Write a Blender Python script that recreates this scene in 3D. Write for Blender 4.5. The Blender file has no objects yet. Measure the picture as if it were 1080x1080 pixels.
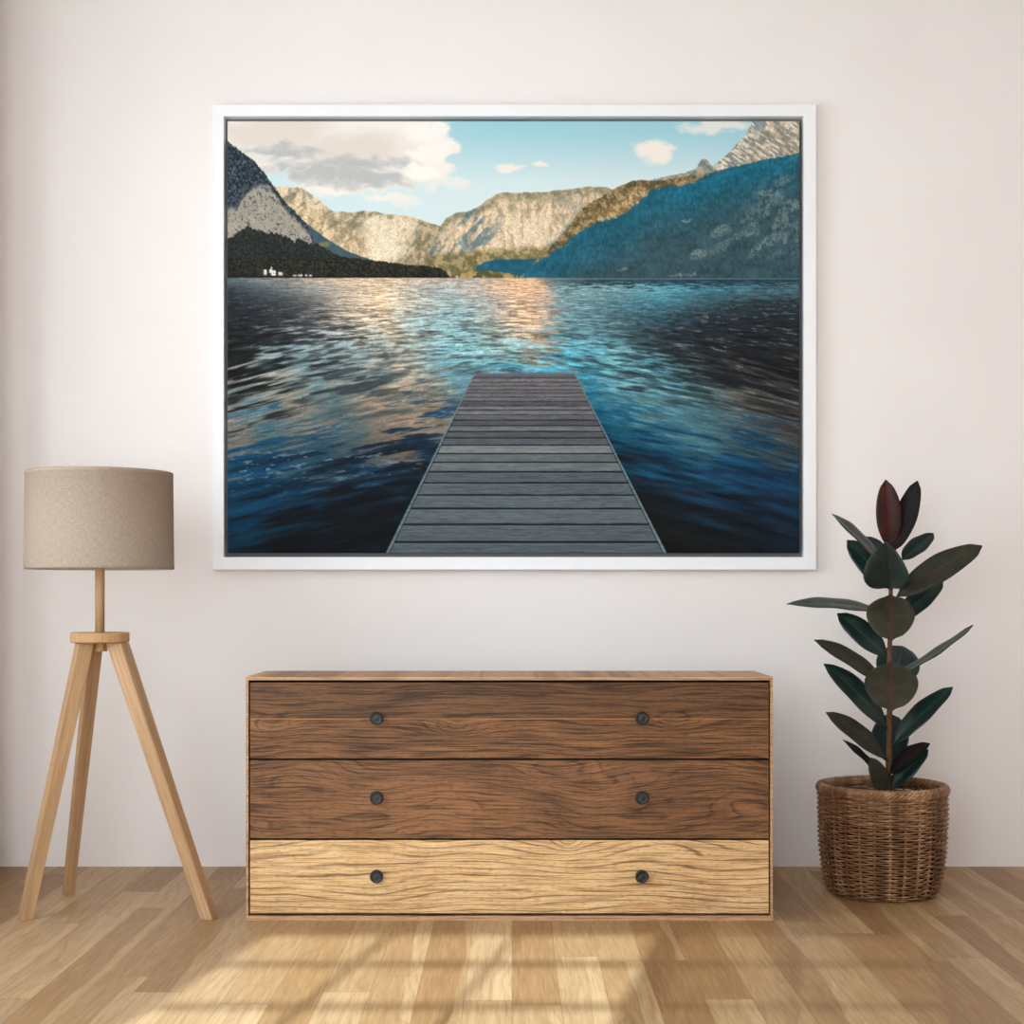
import numpy as np

# ---- the printed photograph: lake, mountains and jetty, computed as colours on a fine grid ----
def _hash(ix, iy, seed):
    h = (ix.astype(np.int64)*374761393 + iy.astype(np.int64)*668265263 + seed*974711) & 0xffffffff
    h = ((h ^ (h >> 13))*1274126177) & 0xffffffff
    h = h ^ (h >> 16)
    return (h & 0xffff)/65535.0

def vnoise(x, y, seed=0):
    x0 = np.floor(x); y0 = np.floor(y)
    fx = x-x0; fy = y-y0
    fx = fx*fx*(3-2*fx); fy = fy*fy*(3-2*fy)
    a = _hash(x0, y0, seed); b = _hash(x0+1, y0, seed)
    c = _hash(x0, y0+1, seed); d = _hash(x0+1, y0+1, seed)
    return (a*(1-fx)+b*fx)*(1-fy)+(c*(1-fx)+d*fx)*fy

def fbm(x, y, oct=4, seed=0, gain=.5):
    s = 0; a = 1; t = 0
    for k in range(oct):
        s = s+a*vnoise(x, y, seed+k*17); t += a
        a *= gain; x = x*2.03+11.7; y = y*2.03+5.3
    return s/t

def sst(a, b, v):
    t = np.clip((v-a)/(b-a), 0, 1)
    return t*t*(3-2*t)

def paint_lake(W, H):
    """sRGB colours (H, W, 3), row 0 at the top; coordinates run over the print in tenths of its detail."""
    X, Y = np.meshgrid(240+(np.arange(W)/(W-1))*603, 128+(np.arange(H)/(H-1))*455)
    img = np.zeros((H, W, 3))
    def col(*c): return np.array(c, float)
    def over(c, m):
        nonlocal img
        c = np.asarray(c, float)
        img = img*(1-m[..., None])+c*m[..., None]
    def ridge(pts, rough=1.2, sc=.25, seed=1):
        xs, ys = zip(*pts)
        return np.interp(X, xs, ys, left=900, right=900)+(fbm(X*sc, X*0+3, 4, seed)-.5)*2*rough
    def mix(c0, c1, t):
        return col(*c0)*(1-t[..., None])+col(*c1)*t[..., None]
    def above(line, soft=.6): return sst(-soft, soft, Y-line)

    # sky
    img = mix((166, 214, 226), (222, 238, 240), sst(128, 205, Y))
    over((205, 228, 232), (1-sst(240, 560, X))*.45)
    wx = X+12*(fbm(X*.05, Y*.09, 4, 5)-.5)*2; wy = Y+7*(fbm(X*.06, Y*.1, 4, 9)-.5)*2
    def blob(cx, cy, rx, ry): return 1-np.sqrt(((wx-cx)/rx)**2+((wy-cy)/ry)**2)
    f = fbm(X*.035, Y*.07, 5, 21)
    f2 = fbm(X*.11, Y*.2, 4, 33)
    big = np.maximum.reduce([blob(330, 128, 150, 46), blob(300, 150, 90, 30), blob(395, 158, 85, 42), blob(440, 150, 48, 26),
                             blob(450, 178, 36, 14), blob(370, 188, 70, 18), blob(250, 150, 60, 28), blob(285, 178, 24, 8)])
    m = sst(-.02, .2, big+.3*(f-.5)+.15*(f2-.5))
    over((252, 244, 236), m)
    pink = np.maximum(blob(290, 140, 90, 30), blob(370, 155, 80, 24))
    over((226, 214, 204), sst(-.2, .7, pink+.5*(f-.5))*m*.75)
    g = np.maximum.reduce([blob(345, 181, 82, 17), blob(390, 188, 50, 14), blob(300, 160, 50, 9), blob(385, 172, 60, 9)])
    over((188, 190, 190), sst(-.25, .75, g+.75*(f2-.5))*.9*m)
    over((255, 250, 243), sst(-.1, .5, np.maximum.reduce([blob(452, 138, 32, 14), blob(455, 160, 30, 14), blob(447, 181, 28, 8)])+.5*(f2-.5))*m)
    for cx, cy, rx, ry, a in [(534, 176, 26, 6, .95), (572, 175, 8, 3.5, .85), (687, 158, 27, 14, 1), (694, 165, 18, 12, .9),
                              (755, 133, 46, 10, .8), (412, 209, 34, 6, .75), (470, 193, 32, 8, .6), (345, 201, 30, 5, .55), (268, 164, 26, 5, .6), (432, 214, 24, 6, .5)]:
        over((253, 243, 234), sst(0, .55, blob(cx, cy, rx, ry)+.5*(f2-.5))*a)

    n1 = fbm(X*.16, Y*.16, 4, 41); n2 = fbm(X*.22+1.5*n1, Y*.2+1.2*n1, 4, 42, .6); n3 = fbm(X*.95, Y*.95, 2, 43)
    vert = fbm(X*.3+2*n1, Y*.07, 4, 44, .6)                        # rock faces: strokes down the slope
    diag = fbm((X+Y*.75)*.16, (Y-X*.5)*.05, 4, 45)
    diag2 = fbm((X-Y*1.0)*.05, (Y+X*.75)*.2, 4, 46)

    # far sunlit ridge on the left
    r = ridge([(270, 196), (290, 197), (318, 198), (330, 206), (345, 218), (352, 223), (370, 224), (382, 222.5), (396, 223.5), (410, 226), (428, 227.5), (441, 231), (455, 236), (470, 240), (480, 246), (500, 293)], 1.0, .3, 2)
    c = mix((158, 144, 114), (244, 220, 184), sst(.24, .66, vert*.6+n2*.4))
    cl = sst(0, 7, Y-r-3)*sst(375, 392, X+9*(n1-.5))*(1-sst(424, 446, X+(Y-240)*.5+16*(n1-.5)))
    c = c*(1-.9*cl[..., None])+mix((226, 190, 148), (255, 238, 208), sst(.14, .5, vert*.5+n2*.5))*(.9*cl[..., None])
    dg = sst(.5, .62, diag2)*(1-cl)*.7
    c = c*(1-dg[..., None])+col(128, 124, 104)*dg[..., None]
    lowl = sst(8, 24, (Y-r)-(X-300)*.04)*(1-sst(378, 398, X))
    c = c*(1-.55*lowl[..., None])+mix((186, 158, 116), (250, 220, 176), sst(.36, .58, vert*.5+n2*.5))*(.55*lowl[..., None])
    br = sst(432, 450, X-(Y-235)*-.35)*.6
    c = c*(1-br[..., None])+mix((120, 116, 92), (196, 172, 134), sst(.4, .62, n2))*br[..., None]
    c = c*(.96+.16*(n3-.5)[..., None]*2)
    over(c, above(r))

    # middle cliff
    r = ridge([(440, 293), (452, 270), (460, 248), (466, 236), (472, 229), (482, 224.5), (492, 223), (502, 220), (512, 212), (524, 204.5), (530, 203), (545, 203.5), (562, 203), (578, 202), (600, 199.5), (622, 197), (640, 197.5), (650, 202), (670, 240), (690, 293)], 1.0, .3, 3)
    c = mix((166, 150, 120), (250, 222, 188), sst(.2, .64, vert*.65+n2*.35))
    top = 1-sst(3, 14, Y-r+8*(n1-.5))
    c = c*(1-.75*top[..., None])+mix((130, 126, 98), (186, 168, 132), sst(.4, .65, n2))*(.75*top[..., None])
    face = sst(222, 236, Y+8*(n1-.5))*sst(522, 534, X+8*(n1-.5))*(1-sst(574, 584, X+(Y-240)*.3+6*(n1-.5)))
    c = c*(1-.75*face[..., None])+mix((218, 182, 142), (255, 234, 202), sst(.16, .52, vert*.7+n3*.3))*(.75*face[..., None])
    sh = sst(.47, .55, diag+.10*(n2-.5))*(1-sst(512, 536, X))*sst(214, 226, Y)
    sh = np.maximum(sh, sst(0, 14, (474-(Y-240)*.95)-X+14*(n1-.5))*sst(236, 246, Y))
    c = c*(1-.8*sh[..., None])+mix((92, 126, 138), (146, 156, 152), sst(.4, .65, n2))*(.8*sh[..., None])
    gs = sst(.5, .6, vert)*sst(580, 592, X)*.6*(1-sst(230, 240, Y))
    c = c*(1-gs[..., None])+col(140, 146, 134)*gs[..., None]
    bl = sst(0, 5, X-(574+np.clip(262-Y, 0, 40)*.9+4*(n1-.5)))*sst(226, 232, Y+(640-X)*.1)
    c = c*(1-.75*bl[..., None])+mix((104, 146, 160), (166, 178, 172), sst(.4, .65, n2))*(.75*bl[..., None])
    gr = sst(0, 10, Y-(263-7*np.sin((X-470)/70.)+6*(n1-.5)))
    gr = np.maximum(gr, sst(266, 274, Y+5*(n1-.5)))
    c = c*(1-.9*gr[..., None])+mix((116, 108, 68), (188, 164, 112), sst(.36, .66, n2))*(.9*gr[..., None])
    c = c*(.96+.16*(n3-.5)[..., None]*2)
    over(c, above(r))

    # blue wooded hill and yellow shore trees
    r = ridge([(499, 290), (503, 281), (512, 276), (524, 273.5), (540, 273.5), (560, 273), (600, 270), (640, 290)], .6, .3, 4)
    over(mix((20, 78, 102), (48, 112, 132), n2), above(r))
    r = ridge([(474, 292), (486, 290), (496, 287), (508, 285.5), (522, 286), (534, 288), (546, 291)], .8, .5, 5)
    over(mix((92, 84, 44), (190, 160, 98), sst(.35, .65, n2)), above(r)*.95)

    # snow-streaked far peak at the right
    r = ridge([(640, 215), (668, 195), (690, 189), (705, 185.5), (722, 182.5), (733, 178.5), (738, 171), (742, 167), (746, 169), (751, 175), (756, 172), (766, 164), (776, 153), (785, 144), (791, 134), (795, 126), (850, 100)], .8, .4, 6)
    st = fbm((X+Y*.8)*.09, (Y-X*.65)*.4, 4, 61)
    c = mix((146, 150, 146), (252, 236, 214), sst(.36, .58, st*.7+n2*.3))
    gw = sst(0, 16, Y-r-12+10*(n1-.5))*sst(.45, .62, n1+.2*(n2-.5))
    c = c*(1-.5*gw[..., None])+mix((150, 132, 92), (200, 178, 138), n2)*(.5*gw[..., None])
    gy = sst(0, 3, 812-np.abs(X-801-(132-Y)*.2)*2.6-812+16+4*(n2-.5))*(1-sst(134, 146, Y))
    c = c*(1-.8*gy[..., None])+col(150, 166, 172)*(.8*gy[..., None])
    lowp = (1-sst(748, 762, X))
    c = c*(1-.7*lowp[..., None])+mix((120, 138, 134), (178, 168, 142), sst(.4, .6, n2))*(.7*lowp[..., None])
    c = c*(.93+.2*(n3-.5)[..., None]*2)
    over(c, above(r))

    # big right mountain: sunlit shoulder, then its wooded blue flank
    r = ridge([(548, 293), (556, 285), (566, 274), (576, 265), (590, 250), (600, 238), (606, 230), (612, 222), (618, 216), (632, 209), (645, 201), (656, 195), (668, 190.5), (680, 190), (690, 191), (700, 190), (712, 187), (740, 184), (800, 170), (850, 160)], 1.0, .35, 7)
    c = mix((112, 98, 68), (200, 168, 120), sst(.38, .66, n2*.6+n1*.4))
    hl = sst(0, 5, Y-(r+9+14*(n1-.5)))*sst(612, 632, X)
    c = c*(1-.7*hl[..., None])+mix((182, 146, 96), (250, 218, 164), sst(.4, .6, n2))*(.7*hl[..., None])
    c = c*(.85+.3*(n3-.5)[..., None]*2)
    over(c, above(r))
    r2 = np.interp(X, [548, 556, 566, 576, 590, 600, 610, 622, 640, 655, 668, 676, 684, 694, 710, 730, 750, 770, 790, 810, 826, 850],
                   [293, 285, 276, 270, 262, 254, 245, 237, 231, 226, 218, 209, 203, 198, 196, 190.5, 182.5, 176, 170, 163, 158, 149])+8*(n1-.5)+3*(n2-.5)
    c = mix((33, 94, 113), (56, 82, 90), sst(0, 1, np.clip((Y-r2)/75, 0, 1)))
    c = c*(1-.5*sst(720, 840, X)[..., None]*sst(200, 240, Y)[..., None])+col(56, 82, 92)*(.5*sst(720, 840, X)*sst(200, 240, Y))[..., None]
    upr = sst(0, 8, Y-r2)*(1-sst(8, 34, Y-r2))*sst(660, 740, X)
    c = c*(1-.6*upr[..., None])+col(30, 108, 134)*(.6*upr[..., None])
    trees = fbm(X*.5, Y*.34, 3, 71, .6)*.6+.4*fbm((X-Y*.8)*.05, (Y+X*.5)*.12, 4, 73)
    c = c*(.64+.8*trees[..., None])
    rk = sst(.5, .62, fbm((X-Y*.2)*.05, (Y+X*.55)*.09, 4, 72)+.3*(n2-.5))*sst(0, 40, X-(836-(Y-150)*.95)+0)*sst(0, 30, 283-Y)
    rk = rk*sst(.3, .7, n2*.55+n3*.45)
    c = c*(1-.72*rk[..., None])+col(138, 150, 148)*(.72*rk[..., None])
    for cx, cy, rx, ry, a in [(724, 233, 7, 2.4, .7), (737, 268, 12, 7, .55), (760, 244, 12, 9, .5), (798, 262, 6, 14, .5), (826, 190, 12, 9, .45), (810, 204, 18, 4, .5), (620, 233, 14, 3, .6), (612, 238, 10, 4, .4), (838, 220, 6, 6, .5), (656, 285, 8, 2, .5), (719, 290, 22, 2, .5), (595, 257, 14, 5, .35)]:
        q = 1-np.sqrt(((X-cx+(Y-cy)*.8)/rx)**2+((Y-cy+2*(n2-.5)*3)/ry)**2)
        mm = sst(0, .5, q+.7*(n2-.5))*a*sst(.3, .6, n3)
        c = c*(1-mm[..., None])+col(168, 172, 164)*mm[..., None]
    over(c, sst(-1, 1.6, Y-r2)*above(r))

    # slope behind the left mountain, left mountain with its pale rock, dark wooded shore
    r = ridge([(318, 232), (326, 238), (345, 252), (365, 264), (380, 270), (392, 274), (400, 280), (404, 293)], .6, .4, 8)
    c = mix((52, 78, 88), (84, 108, 114), n2)
    mm = sst(.1, .6, 1-np.sqrt(((X-342)/9)**2+((Y-258)/5)**2)+.5*(n2-.5))*.7
    c = c*(1-mm[..., None])+col(150, 138, 92)*mm[..., None]
    over(c, above(r))
    r = ridge([(230, 143), (240, 149), (252, 158), (268, 170), (280, 184), (290, 198), (300, 212), (310, 222), (320, 232), (327, 240), (330, 252), (331, 262), (333, 293)], 1.6, .7, 9)
    specks = fbm(X*.62, Y*.5, 3, 81, .7)
    c = mix((36, 48, 58), (98, 108, 114), sst(.42, .75, specks))
    rt = np.interp(X, [240, 250, 258, 264, 268, 280, 292, 300], [218, 216, 205, 200, 196, 194, 198, 206])+10*(n1-.5)
    rock = sst(-2, 5, Y-rt+6*(n2-.5))*sst(-1, 5, Y-r-5+5*(n2-.5))
    rc = mix((142, 138, 130), (196, 184, 168), n1*.5+n2*.5)
    dk = sst(.54, .68, specks*.75+n3*.25)*.85
    rc = rc*(1-.85*dk[..., None])+col(58, 62, 60)*(.85*dk[..., None])
    c = c*(1-rock[..., None])+rc*rock[..., None]
    over(c, above(r, .9))
    fr = np.interp(X, [240, 246, 252, 262, 272, 282, 292, 300, 310, 315, 322, 328, 334, 350, 362, 390, 430, 455, 465, 471, 475, 477],
                   [252, 250, 244, 238.5, 242, 246, 246, 249, 255, 252, 256, 256, 257, 266, 271, 274, 279, 281, 283, 287, 293, 310])+(fbm(X*.55, X*0, 3, 91)-.5)*5*(X < 345)+(fbm(X*.5, X*0, 2, 92)-.5)*2.2
    c = mix((32, 38, 38), (58, 60, 54), sst(.35, .75, fbm(X*.6, Y*.7, 3, 93)))
    lo = sst(268, 276, Y+4*(n1-.5))
    c = c*(1-.6*lo[..., None])+mix((26, 24, 20), (78, 66, 48), sst(.35, .75, fbm(X*.5, Y*.6, 3, 94)))*(.6*lo[..., None])
    over(c, above(fr, .7))
    for x0, x1, y0, y1 in [(278.3, 281.3, 284.5, 290.2), (284, 287, 284, 288), (286, 291, 285, 290.5), (285.8, 287.2, 281.5, 285), (293.5, 298, 287, 290.3), (309, 313, 290, 292), (314, 319, 289.4, 292), (322, 324, 289.5, 291.5), (326, 329, 290, 292), (481, 483, 291, 293)]:
        over((238, 234, 228), sst(-.4, .4, X-x0)*sst(-.4, .4, x1-X)*sst(-.4, .4, Y-y0)*sst(-.4, .4, y1-Y)*(.7+.3*(n3 > .4)))
    over((22, 22, 20), sst(290.6, 292.2, Y)*sst(292.9, 292.2, Y)*(1-sst(470, 480, X))*.8)

    # water
    rows = {
     297: [(245,90,105,112),(300,140,140,135),(340,190,175,155),(400,225,195,165),(450,195,180,165),(500,185,180,170),(540,225,185,150),(566,235,190,150),(582,110,125,130),(620,52,80,92),(700,45,72,85),(843,42,66,80)],
     306: [(245,50,60,68),(290,95,105,110),(330,150,150,145),(370,200,180,158),(405,235,205,170),(430,200,190,175),(470,175,190,190),(510,200,180,160),(545,235,190,155),(575,220,180,150),(590,135,168,172),(650,125,165,170),(700,95,162,178),(750,75,130,145),(830,80,115,125)],
     320: [(245,40,45,52),(290,60,65,70),(330,95,95,95),(365,180,165,148),(405,235,205,170),(440,190,190,180),(480,165,185,185),(520,170,170,165),(548,232,192,157),(570,215,180,155),(590,130,160,166),(650,88,130,142),(700,74,132,150),(740,60,90,100),(800,45,55,62),(843,40,50,58)],
     345: [(245,32,35,38),(290,45,48,52),(330,90,92,95),(370,175,165,152),(402,220,196,168),(440,160,180,178),(490,130,165,170),(530,170,165,150),(550,232,190,150),(570,205,175,150),(600,100,138,148),(650,85,115,122),(700,50,65,75),(760,38,44,52),(843,35,42,48)],
     370: [(245,28,28,28),(280,35,38,38),(310,84,94,98),(350,138,152,154),(400,142,162,162),(430,172,166,150),(480,122,162,170),(530,132,166,166),(560,152,166,160),(600,90,150,165),(650,82,128,140),(700,52,60,66),(760,36,38,42),(843,35,36,40)],
     395: [(245,26,26,24),(275,50,55,56),(300,112,127,130),(340,104,128,134),(390,110,124,126),(430,132,132,122),(470,120,155,160),(490,108,160,170),(550,100,160,172),(620,70,146,168),(660,96,148,158),(700,72,118,130),(750,46,50,52),(800,38,36,36),(843,34,32,34)],
     420: [(245,62,66,66),(275,122,126,120),(310,152,142,126),(350,92,112,116),(390,132,124,112),(430,152,138,122),(465,162,142,122),(485,100,130,140),(625,32,108,138),(655,104,152,162),(680,112,156,162),(720,80,134,146),(760,76,84,84),(800,60,60,60),(843,50,48,48)],
     445: [(245,134,128,118),(280,98,122,126),(310,134,128,116),(350,52,92,106),(400,142,126,110),(440,164,140,116),(470,62,82,96),(630,20,82,108),(680,46,110,132),(720,80,122,134),(760,70,106,118),(800,90,86,80),(843,60,56,52)],
     465: [(245,114,114,110),(280,62,96,110),(330,32,76,100),(380,94,98,96),(420,124,108,96),(450,42,66,86),(640,16,62,90),(690,25,85,115),(740,60,102,118),(790,52,78,88),(843,72,82,86)],
     488: [(245,22,76,106),(300,20,66,96),(340,60,80,90),(380,20,52,78),(430,25,42,58),(660,18,40,55),(700,20,56,80),(750,25,72,102),(800,20,62,92),(843,20,60,86)],
     520: [(245,15,60,90),(300,18,50,75),(350,18,36,54),(430,18,26,34),(680,22,24,26),(720,20,40,58),(770,20,46,70),(843,18,46,68)],
     550: [(245,20,55,80),(300,18,32,46),(400,16,20,26),(690,20,20,20),(750,20,26,32),(843,22,38,55)],
     585: [(245,16,35,50),(300,16,20,26),(400,15,17,20),(700,20,19,17),(780,20,20,20),(843,20,28,38)]}
    ys = sorted(rows)
    D = np.maximum(Y-292, .5)
    pers = D/90.
    side = (X-540)/300.
    # ripples: long across, short towards the viewer, growing nearer; slanting at both sides
    Yr = D-np.abs(side)**1.3*sst(20, 150, D)*46
    lg = np.log(np.maximum(Yr, .6)+14)
    rip1 = fbm((X-540)/(9+D*.16)*.85, lg*24, 3, 101)
    rip2 = fbm((X-540)/(6+D*.09)*.85, lg*52, 3, 102)
    rip3 = fbm((X-540)/(4+D*.05)*1.2, lg*92, 2, 103)
    amp = 1.2+np.clip(D, 0, 120)*.19
    s1 = sst(.28, .72, rip1)-.5; s2 = sst(.3, .7, rip2)-.5
    dy = (s1*.9+s2*1.5)*amp*1.25
    dx = (s2*24+s1*22)*np.clip(D/110, .12, 1)
    XS = np.clip(X+dx*1.4, 241, 842); YS = np.clip(Y+dy, 296, 584)
    tab = []
    for y in ys:
        p = rows[y]; xs = [q[0] for q in p]
        tab.append(np.stack([np.interp(XS, xs, [q[k] for q in p]) for k in (1, 2, 3)], -1))
    tab = np.stack(tab)                                         # rows, H, W, 3
    pos = np.interp(YS, ys, range(len(ys)))
    k0 = np.clip(np.floor(pos).astype(int), 0, len(ys)-2); ft = pos-k0
    ft = ft*ft*(3-2*ft)
    hh, ww = np.meshgrid(range(H), range(W), indexing='ij')
    w = tab[k0, hh, ww]*(1-ft[..., None])+tab[k0+1, hh, ww]*ft[..., None]
    con = (.16+.30*np.exp(-((D-75)/55.)**2))*(1-.55*sst(165, 235, D))
    wm = 1+con*(s2*1.25+(rip3-.5)*1.5)
    w = w*np.clip(wm, .3, 1.55)[..., None]*(.88+.24*n3)[..., None]
    # glints and dark troughs
    lum = w.mean(-1)
    gl = sst(.66, .74, rip2*.6+rip3*.4)*sst(14, 40, D)*(1-sst(150, 215, D))*sst(30, 70, lum)
    w = w*(1-  .28*gl[..., None])+col(206, 200, 186)*(.28*gl[..., None])
    gd = sst(.665, .71, rip2*.55+rip3*.45)*sst(12, 30, D)*(1-sst(55, 100, lum))*(1-sst(110, 150, D))
    w = w*(1-.32*gd[..., None])+col(150, 156, 156)*(.32*gd[..., None])
    tr = sst(.6, .7, 1-rip1)*sst(24, 60, D)*(1-sst(120, 170, D))*sst(.15, .5, np.abs(side))
    w = w*(1-.6*tr[..., None])+col(34, 38, 40)*(.6*tr[..., None])
    # loose bright flecks on the dark water near the left
    fl = sst(.66, .74, fbm((X-Y*1.2)*.09, (Y+X*.16)*.42, 3, 111))*sst(470, 482, Y)*(1-sst(490, 535, Y+.06*(X-240)))*(1-sst(430, 460, X))
    w = w*(1-.6*fl[..., None])+col(140, 158, 168)*(.65*fl[..., None])
    sw = fbm((X-Y*.9)*.02, (Y-X*.32)*.16, 4, 112)-.5
    w = w*(1+.9*sw*sst(455, 485, Y)*sst(610, 640, X))[..., None]
    sw = fbm((X+Y*.9)*.02, (Y+X*.3)*.16, 4, 113)-.5
    w = w*(1+.7*sw*sst(470, 495, Y)*(1-sst(460, 480, X)))[..., None]
    over(w, sst(292.6, 293.6, Y))
    over((150, 172, 176), sst(293.2, 293.8, Y)*sst(294.9, 294.3, Y)*sst(575, 590, X)*.6)

    # jetty
    t = (Y-394)/189.
    xl = 500+(407-500)*t; xr = 607+(703-607)*t
    dock = sst(-.5, .5, X-xl)*sst(-.5, .5, xr-X)*sst(393.2, 394.2, Y)
    gaps = [399, 403, 407, 411, 414.8, 418.7, 423, 428.2, 432.5, 437.4, 443.1, 448.9, 455.2, 461.8, 469.6, 478.5, 487.6, 497.7, 509.2, 522.1, 536.4, 553.1, 571.7, 592]
    idx = np.searchsorted(gaps, Y.ravel()).reshape(Y.shape)
    tone = _hash(idx.astype(float), idx*0.+3, 7)
    c = mix((100, 98, 103), (108, 117, 120), sst(400, 520, Y))
    c = c*(.8+.36*tone[..., None])
    xx = (X-(xl+xr)/2)/(xr-xl)*296
    gn = fbm(xx*.035+idx*7.7, Y*1.3/(.35+.65*t)+idx*3.1, 4, 121); gn2 = fbm(xx*.12+idx*3.7, Y*2.2/(.4+.6*t), 3, 122)
    c = c*(.66+.44*gn+.30*gn2)[..., None]
    c = c+np.stack([tone*6-3, tone*0, 4-tone*8], -1)*.8
    gw = .45+1.0*np.clip(t, 0, 1)
    for gy in gaps:
        dd = np.abs(Y-gy-(gn-.5)*.6)
        gm = (.6+.3*sst(.1, .6, t))*(1-sst(gw*.5, gw*1.15, dd))*sst(.1, .4, gn2+.35*t)
        c = c*(1-gm[..., None])+col(20, 23, 27)*gm[..., None]
        e = (1-sst(0, .9, np.abs(Y-gy-gw*1.5)))*.25*sst(430, 500, Y)
        c = c*(1-e[..., None])+col(150, 164, 168)*e[..., None]
    edge = np.minimum(X-xl, xr-X)
    wd = 1.0+1.9*t
    rail = 1-sst(wd, wd+.6, edge)
    c = c*(1-rail[..., None])+mix((92, 110, 116), (120, 144, 150), sst(.3, .7, gn2))*rail[..., None]
    ln = (1-sst(.3, .9, np.abs(edge-wd-.8)))*.75*sst(.1, .4, t)
    c = c*(1-ln[..., None])+col(26, 32, 38)*ln[..., None]
    rim = sst(394.0, 394.4, Y)*sst(396.6, 395.6, Y)
    c = c*(1-.5*rim[..., None])+col(120, 122, 126)*(.5*rim[..., None])
    over(c, dock)
    hp = sst(.1, .5, 1-np.sqrt(((X-535)/14)**2+((Y-391)/1.8)**2))*.5
    over((60, 58, 62), hp)
    return np.clip(img, 0, 255)

P_SIDE, P_FRONT, P_SUN, EXPO = 78, 120, 8.0, 0.2
# =====================================================================================
import bpy, bmesh, math, random
from mathutils import Vector, Matrix
random.seed(11)
scene = bpy.context.scene
COL = scene.collection
PI = math.pi
F_PIX = 1561.0                      # focal length for a 1080 pixel wide frame
EYE = 0.9975                        # camera height
WALL_Y = 5.388                      # distance of the back wall

def at(px, py, d):
    """point of the room that is d metres in front of the camera and shows at (px, py) of the photograph"""
    return Vector(((px-540)*d/F_PIX, d, EYE-(py-625)*d/F_PIX))

def lin(r, g, b):
    f = lambda c: (c/255)/12.92 if c/255 <= .04045 else ((c/255+.055)/1.055)**2.4
    return (f(r), f(g), f(b), 1.0)

# ---------------------------------------------------------------- node material helper
class G:
    def __init__(self, name):
        self.m = bpy.data.materials.new(name); self.m.use_nodes = True
        self.t = self.m.node_tree; self.t.nodes.clear()
        self.out = self.t.nodes.new('ShaderNodeOutputMaterial')
    def n(self, kind, **kw):
        nd = self.t.nodes.new('ShaderNode'+kind)
        for k, v in kw.items(): setattr(nd, k, v)
        return nd
    def put(self, sock, v):
        if isinstance(v, bpy.types.NodeSocket): self.t.links.new(v, sock)
        elif v is not None: sock.default_value = v
    def math(self, op, a, b=None, c=None):
        nd = self.n('Math', operation=op)
        self.put(nd.inputs[0], a); self.put(nd.inputs[1], b); self.put(nd.inputs[2], c)
        return nd.outputs[0]
    def add(self, a, b): return self.math('ADD', a, b)
    def mul(self, a, b): return self.math('MULTIPLY', a, b)
    def coords(self, which='Object'):
        return self.n('TexCoord').outputs[which]
    def sep(self, v):
        nd = self.n('SeparateXYZ'); self.put(nd.inputs[0], v); return nd.outputs
    def vec(self, x, y, z):
        nd = self.n('CombineXYZ')
        for i, v in enumerate((x, y, z)): self.put(nd.inputs[i], v)
        return nd.outputs[0]
    def noise(self, v, scale=1.0, detail=2.0, rough=.5, dist=0.0):
        nd = self.n('TexNoise'); self.put(nd.inputs['Vector'], v)
        nd.inputs['Scale'].default_value = scale; nd.inputs['Detail'].default_value = detail
        nd.inputs['Roughness'].default_value = rough; nd.inputs['Distortion'].default_value = dist
        return nd.outputs['Fac']
    def white(self, v):
        nd = self.n('TexWhiteNoise', noise_dimensions='3D'); self.put(nd.inputs['Vector'], v); return nd.outputs['Value']
    def ramp(self, fac, stops):
        nd = self.n('ValToRGB'); el = nd.color_ramp.elements
        while len(el) > 1: el.remove(el[-1])
        for i, (p, c) in enumerate(stops):
            e = el[0] if i == 0 else el.new(p)
            e.position = p; e.color = c if len(c) == 4 else (*c, 1)
        self.put(nd.inputs[0], fac); return nd.outputs[0]
    def mix(self, fac, a, b, blend='MIX'):
        nd = self.n('Mix', data_type='RGBA', blend_type=blend)
        self.put(nd.inputs[0], fac); self.put(nd.inputs[6], a); self.put(nd.inputs[7], b)
        return nd.outputs[2]
    def step(self, v, a, b):
        nd = self.n('MapRange', interpolation_type='SMOOTHSTEP')
        self.put(nd.inputs[0], v); nd.inputs[1].default_value = a; nd.inputs[2].default_value = b
        return nd.outputs[0]
    def bump(self, h, strength=.2, dist=.002):
        nd = self.n('Bump'); nd.inputs['Strength'].default_value = strength; nd.inputs['Distance'].default_value = dist
        self.put(nd.inputs['Height'], h); return nd.outputs[0]
    def finish(self, color, rough=.6, spec=.3, normal=None, **kw):
        b = self.n('BsdfPrincipled')
        self.put(b.inputs['Base Color'], color); self.put(b.inputs['Roughness'], rough)
        b.inputs['Specular IOR Level'].default_value = spec
        if normal is not None: self.put(b.inputs['Normal'], normal)
        for k, v in kw.items(): self.put(b.inputs[k.replace('_', ' ')], v)
        self.t.links.new(b.outputs[0], self.out.inputs[0])
        return self.m

def plain(name, c, rough=.6, spec=.3, var=.06, scale=40, **kw):
    g = G(name); v = g.noise(g.coords(), scale, 3)
    dark = tuple(x*(1-var) for x in c[:3])+(1,); lite = tuple(min(1, x*(1+var)) for x in c[:3])+(1,)
    return g.finish(g.ramp(v, [(.3, dark), (.7, lite)]), rough, spec, **kw)

# ---------------------------------------------------------------- materials
def mat_wall():
    g = G('painted_plaster'); p = g.coords()
    a = g.noise(p, 1.3, 3); f = g.noise(p, 90, 4, .6); f2 = g.noise(p, 14, 3)
    c = g.mix(g.step(a, .3, .7), lin(240, 232, 229), lin(243, 236, 233))
    return g.finish(c, .85, .15, g.bump(g.add(g.mul(f, .5), f2), .12, .003))

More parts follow.
